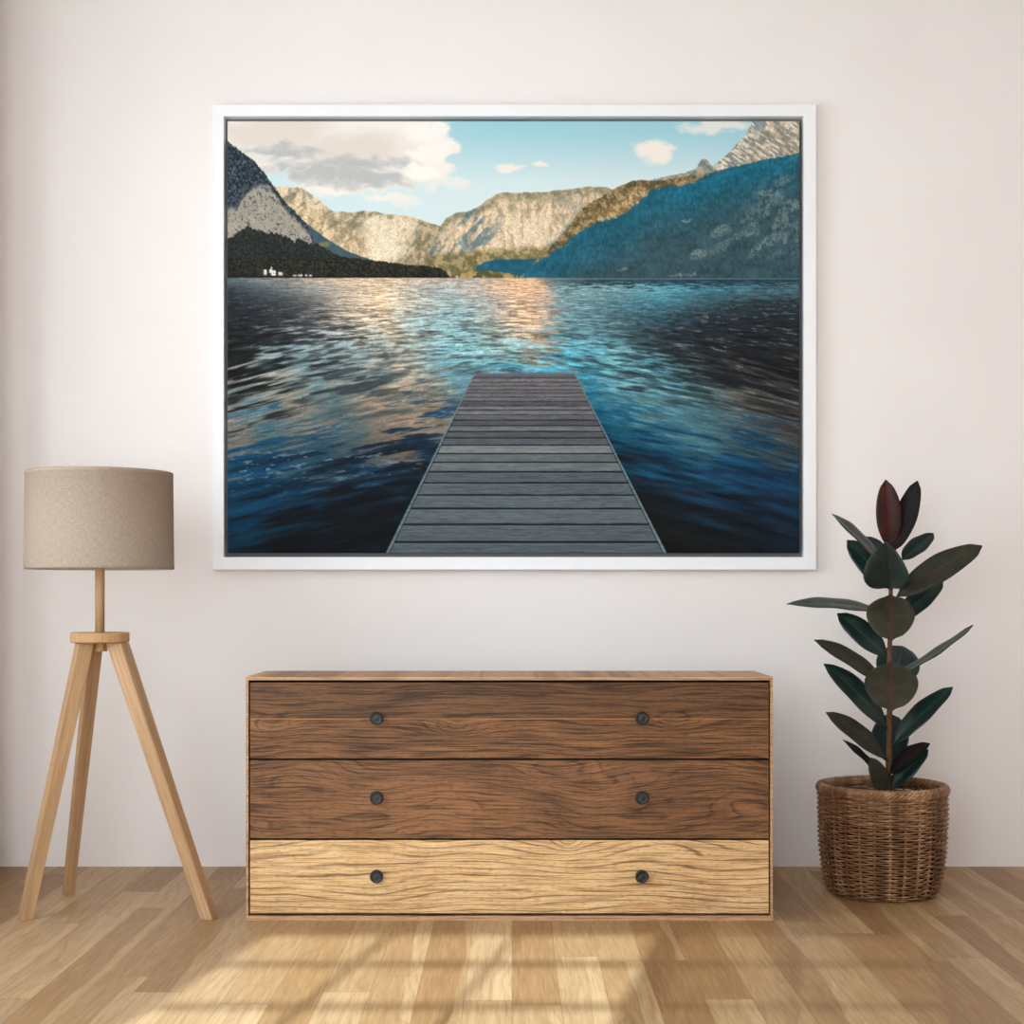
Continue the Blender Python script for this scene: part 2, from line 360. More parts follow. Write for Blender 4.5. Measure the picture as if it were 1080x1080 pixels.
def mat_floor():
    g = G('oak_plank_floor'); p = g.coords(); x, y, z = g.sep(p)
    W, L = .118, 1.3
    r = g.math('DIVIDE', g.add(x, 10.03), W); row = g.math('FLOOR', r); fx = g.math('FRACT', r)
    sh = g.white(g.vec(row, 3.1, 0))
    q = g.add(g.math('DIVIDE', y, L), g.mul(sh, 7.3)); cl = g.math('FLOOR', q); fy = g.math('FRACT', q)
    idn = g.white(g.vec(row, cl, 1.7)); id2 = g.white(g.vec(row, cl, 5.2))
    # strips inside a plank share a soft change of tone; grain runs along the plank
    off = g.mul(idn, 40)
    wob = g.noise(g.vec(g.add(g.mul(x, 5), off), g.mul(y, 1.1), off), 1, 2)
    ph = g.add(g.mul(x, 34), g.mul(wob, 9)); ring = g.math('FRACT', ph)
    gr = g.noise(g.vec(g.add(g.mul(x, 190), off), g.mul(y, 7), off), 1, 3, .65)
    gr2 = g.noise(g.vec(g.add(g.mul(x, 30), off), g.mul(y, 1.3), off), 1, 3, .55)
    tone = g.add(g.mul(idn, .66), g.mul(gr2, .36))
    base = g.ramp(tone, [(.12, lin(138, 102, 66)), (.38, lin(156, 121, 82)), (.62, lin(168, 135, 97)), (.88, lin(186, 155, 117))])
    edge = g.add(fx, g.mul(g.math('SUBTRACT', wob, .5), .9))
    sap = g.mul(g.step(edge, .70, .74), g.math('GREATER_THAN', id2, .45))     # pale sapwood along one side of a plank
    base = g.mix(g.mul(sap, .36), base, lin(204, 174, 134))
    base = g.mix(g.mul(g.step(ring, .5, 1), .24), base, lin(126, 88, 54))
    base = g.mix(g.mul(g.step(gr, .48, .66), .26), base, lin(124, 88, 54))
    base = g.mix(g.mul(g.step(gr, .48, .34), .16), base, lin(206, 176, 136))
    ex = g.math('MINIMUM', fx, g.math('SUBTRACT', 1, fx)); ey = g.math('MINIMUM', fy, g.math('SUBTRACT', 1, fy))
    seam = g.math('MAXIMUM', g.math('SUBTRACT', 1, g.step(ex, .004, .012)), g.math('SUBTRACT', 1, g.step(ey, .0008, .002)))
    base = g.mix(g.mul(seam, .45), base, lin(92, 62, 38))
    h = g.math('SUBTRACT', g.mul(gr, .35), seam)
    return g.finish(base, g.add(.36, g.mul(gr, .16)), .32, g.bump(h, .12, .0015))

def mat_wood(name, light, mid, dark, seed, freq=36., a1=2.4, a2=.5, knots=(), seam=None, line=.55, rough=.5, fk=1.0):
    """grain along x; fronts of the chest"""
    g = G(name); x, y, z = g.sep(g.coords())
    sd = seed
    if seam is not None:
        sd = g.add(seed, g.mul(g.math('GREATER_THAN', z, seam), 13.7))
    w1 = g.noise(g.vec(g.mul(x, 1.9), sd, g.mul(z, 5.5)), 1, 1, .4)
    w2 = g.noise(g.vec(g.mul(x, 5), sd, g.mul(z, 20)), 1, 2, .4)
    ph = g.add(g.mul(z, freq), g.add(g.mul(w1, a1*2), g.mul(w2, a2*2)))
    ph = g.add(ph, sd)
    for kx, kz, sx, sz, amp in knots:
        dx = g.math('DIVIDE', g.math('SUBTRACT', x, kx), sx); dz = g.math('DIVIDE', g.math('SUBTRACT', z, kz), sz)
        d2 = g.add(g.mul(dx, dx), g.mul(dz, dz))
        ph = g.add(ph, g.mul(g.math('POWER', 2.718, g.mul(d2, -1)), amp))
    ring = g.math('PINGPONG', ph, .5)                       # 0..0.5
    fine = g.noise(g.vec(g.mul(x, 6), sd, g.add(g.mul(z, 170), g.mul(ph, 1.6))), 1, 3, .6)
    pores = g.noise(g.vec(g.mul(x, 42), sd, g.mul(z, 420)), 1, 2, .6)
    tone = g.noise(g.vec(g.mul(x, 1.4), g.add(sd, 4.), g.add(g.mul(z, 9), g.mul(w1, 5))), 1, 3, .6)
    c = g.ramp(tone, [(.28, mid), (.72, light)])
    lw = g.noise(g.vec(g.mul(x, 4), g.add(sd, 9.), g.mul(z, 30)), 1, 2)
    ln = g.mul(g.math('SUBTRACT', 1, g.step(ring, .02, .17)), g.step(lw, .3, .55))
    c = g.mix(g.mul(ln, line), c, dark)
    c = g.mix(g.mul(g.step(fine, .45, .66), .72*fk), c, dark)
    c = g.mix(g.mul(g.step(fine, .5, .34), .55*fk), c, light)
    c = g.mix(g.mul(g.step(pores, .52, .68), .5), c, dark)
    if seam is not None:
        c = g.mix(g.mul(g.math('GREATER_THAN', z, seam), .42), c, tuple(v*.55 for v in mid[:3])+(1,))
        e = g.math('SUBTRACT', 1, g.step(g.math('ABSOLUTE', g.math('SUBTRACT', z, seam)), .0006, .0016))
        e = g.mul(e, g.step(lw, .3, .55))
        c = g.mix(g.mul(e, .85), c, tuple(min(1, v*1.7) for v in light[:3])+(1,))  # highlight on the board edge, painted as a pale seam line
    return g.finish(c, rough, .25, g.bump(fine, .12, .001))

def mat_oak(name='pale_oak', light=lin(200, 164, 124), dark=lin(156, 120, 86)):
    """grain along local z: lamp stand"""
    g = G(name); x, y, z = g.sep(g.coords())
    a = g.noise(g.vec(g.mul(x, 120), g.mul(y, 120), g.mul(z, 5)), 1, 3, .6)
    b = g.noise(g.vec(g.mul(x, 25), g.mul(y, 25), g.mul(z, 2)), 1, 2)
    c = g.ramp(g.add(g.mul(a, .6), g.mul(b, .4)), [(.3, dark), (.68, light)])
    return g.finish(c, .55, .25, g.bump(a, .1, .001))

def mat_fabric():
    g = G('linen_shade'); u, v, w = g.sep(g.coords('UV'))
    a = g.noise(g.vec(g.mul(u, 500), g.mul(v, 60), 0), 1, 2); b = g.noise(g.vec(g.mul(u, 90), g.mul(v, 330), 4), 1, 2)
    t = g.add(g.mul(a, .5), g.mul(b, .5))
    c = g.ramp(t, [(.34, lin(140, 123, 109)), (.66, lin(166, 148, 132))])
    return g.finish(c, .9, .1, g.bump(t, .35, .0015))

def mat_rattan():
    g = G('rattan'); p = g.coords(); x, y, z = g.sep(p)
    ang = g.math('ARCTAN2', y, x)
    colm = g.noise(g.vec(g.mul(g.math('COSINE', ang), 6), g.mul(g.math('SINE', ang), 6), g.mul(z, 1.5)), 1, 2, .6)
    rw = g.noise(g.vec(g.mul(x, 18), g.mul(y, 18), g.mul(z, 160)), 1, 3, .6)
    c = g.ramp(g.add(g.mul(colm, .6), g.mul(rw, .4)), [(.34, lin(82, 52, 32)), (.5, lin(134, 94, 62)), (.66, lin(190, 150, 114))])
    f = g.noise(p, 300, 2)
    return g.finish(c, .5, .35, g.bump(f, .15, .001))

def mat_leaf(name, a, b, rib, rough=.36, spec=.36, veins=.25):
    g = G(name); t, s, _ = g.sep(g.coords('UV'))
    d = g.math('ABSOLUTE', g.math('SUBTRACT', s, .5))
    n = g.noise(g.coords(), 22, 3)
    c = g.ramp(n, [(.3, a), (.7, b)])
    vn = g.math('PINGPONG', g.math('SUBTRACT', g.mul(t, 16), g.mul(d, 9)), .5)
    c = g.mix(g.mul(g.math('SUBTRACT', 1, g.step(vn, .0, .12)), veins), c, rib)
    c = g.mix(g.math('SUBTRACT', 1, g.step(d, .015, .045)), c, rib)
    return g.finish(c, rough, spec)

M = {}
M['wall'] = mat_wall()
M['floor'] = mat_floor()
M['ceiling'] = plain('white_ceiling', lin(206, 203, 201), .9, .1, .01, 3)
M['window_white'] = plain('white_window_paint', lin(238, 238, 238), .5, .3, .02)
g = G('sun_dimming_pane'); tr = g.n('BsdfTransparent'); tl = g.n('BsdfTranslucent'); mx = g.n('MixShader'); mx.inputs[0].default_value = .45
g.t.links.new(tr.outputs[0], mx.inputs[1]); g.t.links.new(tl.outputs[0], mx.inputs[2]); g.t.links.new(mx.outputs[0], g.out.inputs[0])
M['dim_pane'] = g.m  # made-up unseen pane material that weakens the sun patch
M['frame_white'] = plain('white_lacquer', lin(243, 243, 245), .45, .3, .012, 8)
M['ledge'] = plain('shadow_gap_board', lin(112, 112, 114), .7, .2, .03, 8)  # board greyed, the shade inside the frame gap is in its colour
M['carcass'] = mat_wood('tan_oak_carcass', lin(204, 164, 128), lin(176, 134, 100), lin(130, 92, 62), 2.0, 30, 1.0, .3, line=.3)
WALN = dict(light=lin(158, 108, 74), mid=lin(112, 72, 46), dark=lin(58, 36, 22))
M['walnut_top'] = mat_wood('walnut_two_boards', lin(150, 103, 64), lin(84, 56, 34), lin(26, 17, 10), 5.0, 36, 2.2, .5,
                           knots=[(-.72, .585, .07, .03, 2.6), (-.16, .585, .08, .032, 2.6), (.50, .60, .07, .03, 2.6), (.3, .70, .16, .02, 1.2)], seam=.6135, line=.62)
M['walnut_mid'] = mat_wood('walnut_waved', lin(148, 102, 65), lin(90, 61, 39), lin(30, 21, 14), 9.0, 44, 5.5, 1.1,
                           knots=[(-.35, .42, .16, .05, 2.2), (.28, .42, .18, .05, 2.2)], line=.5)
M['ash'] = mat_wood('pale_zebra_wood', lin(240, 204, 152), lin(206, 160, 108), lin(106, 68, 38), 3.0, 56, 2.4, .5,
                    knots=[(-.52, .26, .26, .07, -2.4), (-.02, .26, .22, .07, -2.4), (.18, .245, .04, .03, 2.0), (.48, .26, .24, .07, -2.4), (-.3, .06, .3, .05, 1.2)], line=.8, fk=.75)
M['dark_gap'] = plain('blackened_edge', lin(26, 18, 14), .8, .1, .1)
M['knob'] = plain('black_iron', lin(20, 20, 21), .5, .5, .25, 160)
M['oak'] = mat_oak()
M['oak_disc'] = mat_oak('pale_oak_disc', lin(200, 160, 116), lin(160, 118, 78))
M['fabric'] = mat_fabric()
M['shade_inner'] = plain('shade_lining', lin(214, 204, 190), .9, .1, .03)
M['rattan'] = mat_rattan()
M['soil'] = plain('dark_soil', lin(44, 34, 26), .95, .1, .4, 70)
M['bark'] = plain('stem_bark', lin(96, 68, 44), .7, .2, .25, 60)
M['bark_green'] = plain('green_shoot', lin(66, 40, 34), .6, .3, .2, 60)
M['leaf_top'] = mat_leaf('leaf_teal', lin(12, 32, 28), lin(22, 46, 41), lin(42, 70, 62))
M['leaf_olive'] = mat_leaf('leaf_olive', lin(38, 42, 34), lin(54, 54, 42), lin(74, 48, 40), .5, .22)
M['leaf_brown'] = mat_leaf('leaf_bronze', lin(44, 44, 34), lin(62, 58, 44), lin(82, 44, 38), .5, .22)
M['leaf_grey'] = mat_leaf('leaf_greygreen', lin(36, 50, 45), lin(54, 68, 60), lin(50, 44, 40), .4, .45)
M['leaf_red'] = mat_leaf('leaf_young_red', lin(34, 11, 10), lin(66, 24, 14), lin(86, 22, 17), .45, .25, .1)
M['leaf_black'] = mat_leaf('leaf_blackish', lin(17, 13, 13), lin(28, 22, 21), lin(46, 27, 24), .6, .15, .15)

# ---------------------------------------------------------------- mesh helpers
def link_mesh(name, bm, mats, parent=None, smooth=False, loc=None, matrix=None):
    me = bpy.data.meshes.new(name); bm.normal_update(); bm.to_mesh(me); bm.free()
    for m in (mats if isinstance(mats, (list, tuple)) else [mats]): me.materials.append(m)
    if smooth:
        for p in me.polygons: p.use_smooth = True
    o = bpy.data.objects.new(name, me); COL.objects.link(o)
    if parent is not None: o.parent = parent
    if matrix is not None: o.matrix_local = matrix
    elif loc is not None: o.location = loc
    return o

def box(bm, lo, hi, mi=0):
    x0, y0, z0 = lo; x1, y1, z1 = hi
    v = [bm.verts.new(p) for p in ((x0,y0,z0),(x1,y0,z0),(x1,y1,z0),(x0,y1,z0),(x0,y0,z1),(x1,y0,z1),(x1,y1,z1),(x0,y1,z1))]
    fs = []
    for q in ((3,2,1,0),(4,5,6,7),(0,1,5,4),(1,2,6,5),(2,3,7,6),(3,0,4,7)):
        f = bm.faces.new([v[i] for i in q]); f.material_index = mi; fs.append(f)
    return v, fs

def bevel_all(bm, w, seg=2):
    bmesh.ops.bevel(bm, geom=list(bm.edges), offset=w, segments=seg, profile=.5, affect='EDGES', clamp_overlap=True)

def bbox(lo, hi, w=.002, seg=2):
    bm = bmesh.new(); box(bm, lo, hi); bevel_all(bm, w, seg); return bm

def lathe(bm, prof, seg=48, mi=0, cap=False):
    rings = []
    for r, z in prof:
        rings.append([bm.verts.new((r*math.cos(2*PI*i/seg), r*math.sin(2*PI*i/seg), z)) for i in range(seg)])
    for a, b in zip(rings, rings[1:]):
        for i in range(seg):
            j = (i+1) % seg
            f = bm.faces.new((a[i], a[j], b[j], b[i])); f.material_index = mi
    if cap:
        bm.faces.new(list(reversed(rings[0]))); bm.faces.new(rings[-1])
    return rings

def tube(bm, pts, rad, seg=8, closed=False, mi=0):
    n = len(pts); rings = []
    up = Vector((0, 0, 1)); prev = None
    for i, p in enumerate(pts):
        a = pts[(i-1) % n] if (closed or i > 0) else p
        b = pts[(i+1) % n] if (closed or i < n-1) else p
        t = (b-a).normalized()
        ref = up if abs(t.dot(up)) < .9 else Vector((1, 0, 0))
        if prev is not None and abs(t.dot(up)) >= .9: ref = prev
        s = t.cross(ref).normalized(); u = s.cross(t).normalized(); prev = u
        r = rad(i/(n-1)) if callable(rad) else rad
        rings.append([bm.verts.new(p+(s*math.cos(2*PI*k/seg)+u*math.sin(2*PI*k/seg))*r) for k in range(seg)])
    m = n if closed else n-1
    for i in range(m):
        A, B = rings[i], rings[(i+1) % n]
        for k in range(seg):
            f = bm.faces.new((A[k], A[(k+1) % seg], B[(k+1) % seg], B[k])); f.material_index = mi; f.smooth = True
    if not closed:
        bm.faces.new(list(reversed(rings[0]))); bm.faces.new(rings[-1])

def thing(name, label, cat, loc=(0, 0, 0)):
    o = bpy.data.objects.new(name, None); COL.objects.link(o); o.location = loc
    o.empty_display_size = .1; o['label'] = label; o['category'] = cat
    return o

def structure(name, bm, m, label, cat):
    o = link_mesh(name, bm, m); o['kind'] = 'structure'; o['label'] = label; o['category'] = cat
    return o

# ---------------------------------------------------------------- the room
XL, XR, YF, ZC = -2.03, 2.75, -1.0, 3.42
T = .14
bm = bmesh.new(); box(bm, (XL-T, YF-T, -.1), (XR+T, WALL_Y+T, 0)); structure('floor', bm, M['floor'], 'light brown oak plank floor with boards running towards the wall', 'floor')
bm = bmesh.new(); box(bm, (XL-T, YF-T, ZC), (XR+T, WALL_Y+T, ZC+.1)); structure('ceiling', bm, M['ceiling'], 'white ceiling above the room', 'ceiling')
bm = bmesh.new(); box(bm, (XL, WALL_Y, 0), (XR, WALL_Y+T, ZC)); structure('wall_back', bm, M['wall'], 'off white painted wall behind the chest of drawers', 'wall')
bm = bmesh.new(); box(bm, (XR, YF, 0), (XR+T, WALL_Y+T, ZC)); structure('wall_right', bm, M['wall'], 'off white side wall at the right of the room', 'wall')

def wall_with_hole(bm, axis, lo, hi, a0, a1, z0, z1):
    """box wall from lo to hi with an opening a0..a1 (along axis 0=x or 1=y) by z0..z1"""
    def cut(p0, p1, zz0, zz1):
        l = list(lo); h = list(hi); l[axis] = p0; h[axis] = p1; l[2] = zz0; h[2] = zz1
        box(bm, l, h)
    cut(lo[axis], a0, lo[2], hi[2]); cut(a1, hi[axis], lo[2], hi[2])
    cut(a0, a1, lo[2], z0); cut(a0, a1, z1, hi[2])

# side window (daylight from the left) and the sun window behind the camera
SW = (1.2, 4.2, .7, 2.75)
FW = (-1.80, .12, .45, 2.9)
bm = bmesh.new(); wall_with_hole(bm, 1, (XL-T, YF, 0), (XL, WALL_Y+T, ZC), *SW)
box(bm, (XL-.001, 4.96, 0), (-1.80, 5.10, ZC))          # unseen pier, added to shade the left end of the back wall
structure('wall_left', bm, M['wall'], 'off white side wall with a tall window at the left', 'wall')
bm = bmesh.new(); wall_with_hole(bm, 0, (XL-T, YF-T, 0), (XR+T, YF, ZC), *FW)
box(bm, (-3.5, YF-T, 0), (XL-T, YF, 6.6))                 # unseen wing wall, added to keep the sun out of the side window
structure('wall_front', bm, M['wall'], 'off white wall with a paned window behind the camera', 'wall')
# window bars
bm = bmesh.new()
x0, x1, z0, z1 = FW; bar = .0135
cols = [-1.80, -1.43, -1.06, -.69]                       # three panes, then the broad mullion, then the second casement
for x in cols[1:3]: box(bm, (x-bar, YF-.07, z0), (x+bar, YF-.05, z1))
box(bm, (-.655, YF-.09, z0), (-.575, YF-.03, z1))
box(bm, (-.25-bar, YF-.07, z0), (-.25+bar, YF-.05, z1))
z = z1-.217
while z > z0+.05:
    box(bm, (x0, YF-.068, z-bar), (x1, YF-.052, z+bar)); z -= .217
v, fs = box(bm, (-.58, YF-.062, z0), (x1, YF-.058, z1))  # added pane, dims the sun through the second casement
for f in fs: f.material_index = 1
structure('window_1', bm, [M['window_white'], M['dim_pane']], 'white paned window behind the camera', 'window')
bm = bmesh.new()
y0, y1, z0, z1 = SW
for a, b in ((y0, y0+.05), (y1-.05, y1), ((y0+y1)/2-.025, (y0+y1)/2+.025)): box(bm, (XL-.09, a, z0), (XL-.04, b, z1))
for a, b in ((z0, z0+.05), (z1-.05, z1)): box(bm, (XL-.085, y0, a), (XL-.045, y1, b))
structure('window_2', bm, M['window_white'], 'tall white window in the left side wall', 'window')

# ---------------------------------------------------------------- chest of drawers
CY = 4.5; DEPTH = .354; CX0, CX1, CH = -.809, .793, .741
cw = CX1-CX0
chest = thing('chest_of_drawers', 'low wide wooden chest with two walnut drawers above one pale drawer', 'chest of drawers', ((CX0+CX1)/2, CY, 0))
hw = cw/2
bm = bmesh.new()
for lo, hi in (((-hw, 0, CH-.010), (hw, DEPTH, CH)), ((-hw, 0, 0), (hw, DEPTH, .014)),
               ((-hw, 0, .014), (-hw+.0075, DEPTH, CH-.010)), ((hw-.0075, 0, .014), (hw, DEPTH, CH-.010))):
    box(bm, lo, hi)
link_mesh('carcass', bm, M['carcass'], chest)
bm = bmesh.new()
box(bm, (-hw+.0078, .026, .0145), (hw-.0078, DEPTH-.004, CH-.0105)); link_mesh('drawer_housing', bm, M['dark_gap'], chest)
zb = [.0195, .2475, .4905, .7265]                      # drawer edges from below
for i, (mat, lab) in enumerate(((M['ash'], 'pale zebra grained drawer front'), (M['walnut_mid'], 'walnut drawer front with waved grain'), (M['walnut_top'], 'walnut drawer front of two joined boards'))):
    a, b = zb[i]+.0028, zb[i+1]-.0028
    bm = bmesh.new(); v, fs = box(bm, (-hw+.0125, .0015, a), (hw-.0125, .0245, b))
    for f in fs: f.material_index = 1
    fs[2].material_index = 0
    d = link_mesh('drawer', bm, [mat, M['dark_gap']], chest); d['label'] = lab
    zk = (.9975-((924.5, 841.5, 757.5)[i]-625)*4.48/F_PIX)
    for px in (397, 677):
        kx = (px-540)*4.48/F_PIX-(CX0+CX1)/2
        bm = bmesh.new()
        lathe(bm, [(.0005, 0), (.009, 0), (.009, .012), (.0165, .014), (.0198, .018), (.0202, .024), (.0185, .0285), (.0165, .030), (.015, .0285), (.010, .0278), (.006, .029), (.0005, .0292)], 28)
        link_mesh('knob', bm, M['knob'], d, True, matrix=Matrix.Translation((kx, .0015, zk)) @ Matrix.Rotation(PI/2, 4, 'X'))

# ---------------------------------------------------------------- framed print
FD = WALL_Y-.048                                         # plane of the frame's face
pic = thing('framed_picture', 'large white framed photograph of a mountain lake and wooden jetty on wall', 'picture', (0, WALL_Y, at(540, 355, FD).z))
pz = pic.location.z
def fr(px, py, d=FD): p = at(px, py, d); return p.x, p.z-pz
ox0, oz1 = fr(224, 110); ox1, oz0 = fr(861, 601)
ix0, iz1 = fr(236, 122.5); ix1, iz0 = fr(847.5, 587.5)
bm = bmesh.new()
yf, yb = -.048, -.001
# mitred bars
def loop(x0, z0, x1, z1, y): return [bm.verts.new(p) for p in ((x0, y, z0), (x1, y, z0), (x1, y, z1), (x0, y, z1))]
o1 = loop(ox0, oz0, ox1, oz1, yf); i1 = loop(ix0, iz0, ix1, iz1, yf); o2 = loop(ox0, oz0, ox1, oz1, yb); i2 = loop(ix0, iz0, ix1, iz1, yb)
for k in range(4):
    j = (k+1) % 4
    bm.faces.new((o1[k], o1[j], i1[j], i1[k])); bm.faces.new((o2[k], o2[j], o1[j], o1[k]))
    bm.faces.new((i1[k], i1[j], i2[j], i2[k])); bm.faces.new((i2[k], i2[j], o2[j], o2[k]))
bmesh.ops.recalc_face_normals(bm, faces=bm.faces)
es = [e for e in bm.edges if all(abs(v.co.y-yf) < 1e-6 for v in e.verts) and len({*e.verts} & {*o1}) != 1]
bmesh.ops.bevel(bm, geom=es, offset=.0022, segments=2, profile=.5, affect='EDGES')
link_mesh('frame', bm, M['frame_white'], pic)
bm = bmesh.new(); box(bm, (ix0, -.014, iz0), (ix1, -.002, iz1)); link_mesh('backing_board', bm, M['ledge'], pic)

def make_print():
    CDp = FD+.006
    a = at(240, 128, CDp); b = at(843, 583, CDp)
    W, H = 800, 604
    rgb = paint_lake(W, H)/255.0
    rgb = .92*np.where(rgb <= .04045, rgb/12.92, ((rgb+.055)/1.055)**2.4)   # the paper never reflects all light
    xs = np.linspace(a.x, b.x, W); zs = np.linspace(a.z-pz, b.z-pz, H)
    XX, ZZ = np.meshgrid(xs, zs)
    co = np.stack([XX, np.full_like(XX, CDp-WALL_Y), ZZ], -1).reshape(-1, 3)
    idx = np.arange(W*H).reshape(H, W)
    q = np.stack([idx[:-1, :-1], idx[1:, :-1], idx[1:, 1:], idx[:-1, 1:]], -1).reshape(-1, 4)
    # wrapped sides of the stretched canvas
    ring = np.concatenate([idx[0, :-1], idx[:-1, -1], idx[-1, :0:-1], idx[:0:-1, 0]])
    n = len(ring); back = co[ring].copy(); back[:, 1] = -.0142
    bi = np.arange(n)+W*H; nx = np.roll(np.arange(n), -1)
    side = np.stack([ring, ring[nx], bi[nx], bi], -1)
    co = np.concatenate([co, back]); q = np.concatenate([q, side])
    cols = np.concatenate([rgb.reshape(-1, 3), rgb.reshape(-1, 3)[ring]])
    me = bpy.data.meshes.new('canvas')
    me.vertices.add(len(co)); me.vertices.foreach_set('co', co.astype(np.float32).ravel())
    me.loops.add(q.size); me.loops.foreach_set('vertex_index', q.astype(np.int32).ravel())
    me.polygons.add(len(q)); me.polygons.foreach_set('loop_start', np.arange(0, q.size, 4, dtype=np.int32))
    me.update(calc_edges=True); me.validate()
    at_ = me.color_attributes.new('print', 'FLOAT_COLOR', 'POINT')
    at_.data.foreach_set('color', np.concatenate([cols, np.ones((len(cols), 1))], 1).astype(np.float32).ravel())
    g = G('printed_canvas'); nd = g.n('VertexColor', layer_name='print')
    x, y, z = g.sep(g.coords())
    wv = g.add(g.math('SINE', g.mul(x, 3600)), g.math('SINE', g.mul(z, 3600)))
    me.materials.append(g.finish(nd.outputs[0], .75, .12, g.bump(wv, .03, .0004)))
    o = bpy.data.objects.new('canvas', me); COL.objects.link(o); o.parent = pic
make_print()

# ---------------------------------------------------------------- tripod lamp
LX, LY = at(105.3, 600, 4.64).x, 4.64
lamp = thing('floor_lamp', 'tripod floor lamp with pale oak legs and beige linen drum shade', 'lamp', (LX, LY, 0))
def lz(py, d=LY): return EYE-(py-625)*d/F_PIX
zs0, zs1 = lz(600.5), lz(498)
bm = bmesh.new(); uvl = bm.loops.layers.uv.new('UVMap')
rt, rb, sg = .2245, .2275, 96
prof = [(rb-.0025, zs0), (rb, zs0+.001), (rb+.0006, zs0+.012), (rb, zs0+.0125), (rt, zs1-.0125), (rt+.0006, zs1-.012), (rt, zs1-.001), (rt-.0025, zs1)]
lathe(bm, prof, sg)
inn = [(rt-.0025, zs1), (rb-.0025, zs0)]
lathe(bm, inn, sg, 1)
bmesh.ops.remove_doubles(bm, verts=bm.verts, dist=1e-5)
for f in bm.faces:
    f.smooth = True
    angs = [math.atan2(l.vert.co.y, l.vert.co.x) for l in f.loops]
    if max(angs)-min(angs) > PI: angs = [t+2*PI if t < 0 else t for t in angs]
    for l, t in zip(f.loops, angs): l[uvl].uv = (t*.225, l.vert.co.z)
sh = link_mesh('lamp_shade', bm, [M['fabric'], M['shade_inner']], lamp)
zd1, zd0 = lz(667), lz(677.5)
bm = bmesh.new(); lathe(bm, [(.0145, zd1-.002), (.015, zs0+.12)], 24, cap=True)
for k in range(3):
    t = 2*PI*k/3+.4
    tube(bm, [Vector((.008*math.cos(t), .008*math.sin(t), zs0+.1)), Vector((.2255*math.cos(t), .2255*math.sin(t), zs0+.03))], .0022, 6)
link_mesh('pole', bm, M['oak'], lamp, True)
bm = bmesh.new(); lathe(bm, [(.086, zd0), (.0905, zd0+.003), (.0905, zd1-.003), (.088, zd1)], 64, cap=True)
link_mesh('disc', bm, M['oak_disc'], lamp)
bm = bmesh.new(); lathe(bm, [(.0225, zd0-.028), (.023, zd0+.002)], 24, cap=True); link_mesh('hub', bm, M['oak_disc'], lamp)
def lamp_leg(top, bot, wt, wb):
    """square-section leg from under the disc to the floor; its flat face looks outwards"""
    top = Vector(top); bot = Vector(bot)
    rad = Vector((bot.x-LX, bot.y-LY, 0)).normalized(); tan = Vector((-rad.y, rad.x, 0))
    ax = (top-bot).normalized()
    rad2 = (rad-ax*rad.dot(ax)).normalized()
    mtx = Matrix((tan, rad2, ax)).transposed().to_4x4(); mtx.translation = bot-Vector((LX, LY, 0))
    inv = mtx.inverted()
    bm = bmesh.new(); v = []
    for p, w in ((bot, wb), (top, wt)):
        for a, b in ((-1, -1), (1, -1), (1, 1), (-1, 1)):
            q = p+tan*(a*w/2)+rad*(b*w*.5*1.02)-Vector((LX, LY, 0))
            v.append(bm.verts.new(inv @ q))
    for q in ((3, 2, 1, 0), (4, 5, 6, 7), (0, 1, 5, 4), (1, 2, 6, 5), (2, 3, 7, 6), (3, 0, 4, 7)): bm.faces.new([v[i] for i in q])
    bmesh.ops.recalc_face_normals(bm, faces=bm.faces)
    bmesh.ops.bevel(bm, geom=list(bm.edges), offset=.0022, segments=2, affect='EDGES')
    link_mesh('leg', bm, M['oak'], lamp, matrix=mtx)
def onfloor(px, d): return ((px-540)*d/F_PIX, d, 0)
lamp_leg((at(92, 678, 4.60).x, 4.60, zd0), onfloor(26.5, 4.515), .046, .038)
lamp_leg((at(124.5, 678, 4.625).x, 4.625, zd0), onfloor(221, 4.53), .052, .040)
lamp_leg((at(101.5, 678, 4.69).x, 4.69, zd0), onfloor(72, 4.90), .042, .032)

# ---------------------------------------------------------------- rubber plant in a basket
PX, PY = at(930.5, 900, 4.93).x, 4.93
plant = thing('potted_rubber_plant', 'rubber plant with dark glossy leaves in a round brown wicker basket', 'plant', (PX, PY, 0))
def rad_at(z): 
    pts = [(0, .166), (.01, .177), (.03, .186), (.08, .195), (.16, .202), (.25, .205), (.34, .205)]
    for (a, ra), (b, rb_) in zip(pts, pts[1:]):
        if z <= b: return ra+(rb_-ra)*(z-a)/(b-a)
    return pts[-1][1]
bm = bmesh.new(); NS = 26; ROWS = 42
for k in range(ROWS):
    z = .005+k*(.331-.005)/(ROWS-1); pts = []
    jit = random.uniform(-.0008, .0008); ph = random.uniform(-.05, .05)
    for i in range(NS*5):
        th = 2*PI*i/(NS*5)
        c = math.cos(NS/2*th+PI*k+ph)
        r = rad_at(z)+.0058*math.copysign(abs(c)**.7, c)+jit
        pts.append(Vector((r*math.cos(th), r*math.sin(th), z+.0007*math.sin(3*th+k*1.7))))
    tube(bm, pts, .0030 if z < .25 else .0039, 6, True)
for s in range(NS):
    th = 2*PI*s/NS
    tube(bm, [Vector(((rad_at(z)-.001)*math.cos(th), (rad_at(z)-.001)*math.sin(th), z)) for z in (.003, .02, .06, .12, .2, .28, .34)], .0042, 6)
lathe(bm, [(.001, .002), (.163, .002), (.166, .006), (.001, .006)], 48)
basket = link_mesh('basket', bm, M['rattan'], plant)
bm = bmesh.new()
for s in range(6):
    pts = []
    for i in range(360):
        th = 2*PI*i/360; ph = 13*th+2*PI*s/6
        r = .2015+.0105*math.cos(ph)
        pts.append(Vector((r*math.cos(th), r*math.sin(th), .346+.0125*math.sin(ph))))
    tube(bm, pts, .0066, 6, True)
link_mesh('rim', bm, M['rattan'], basket)
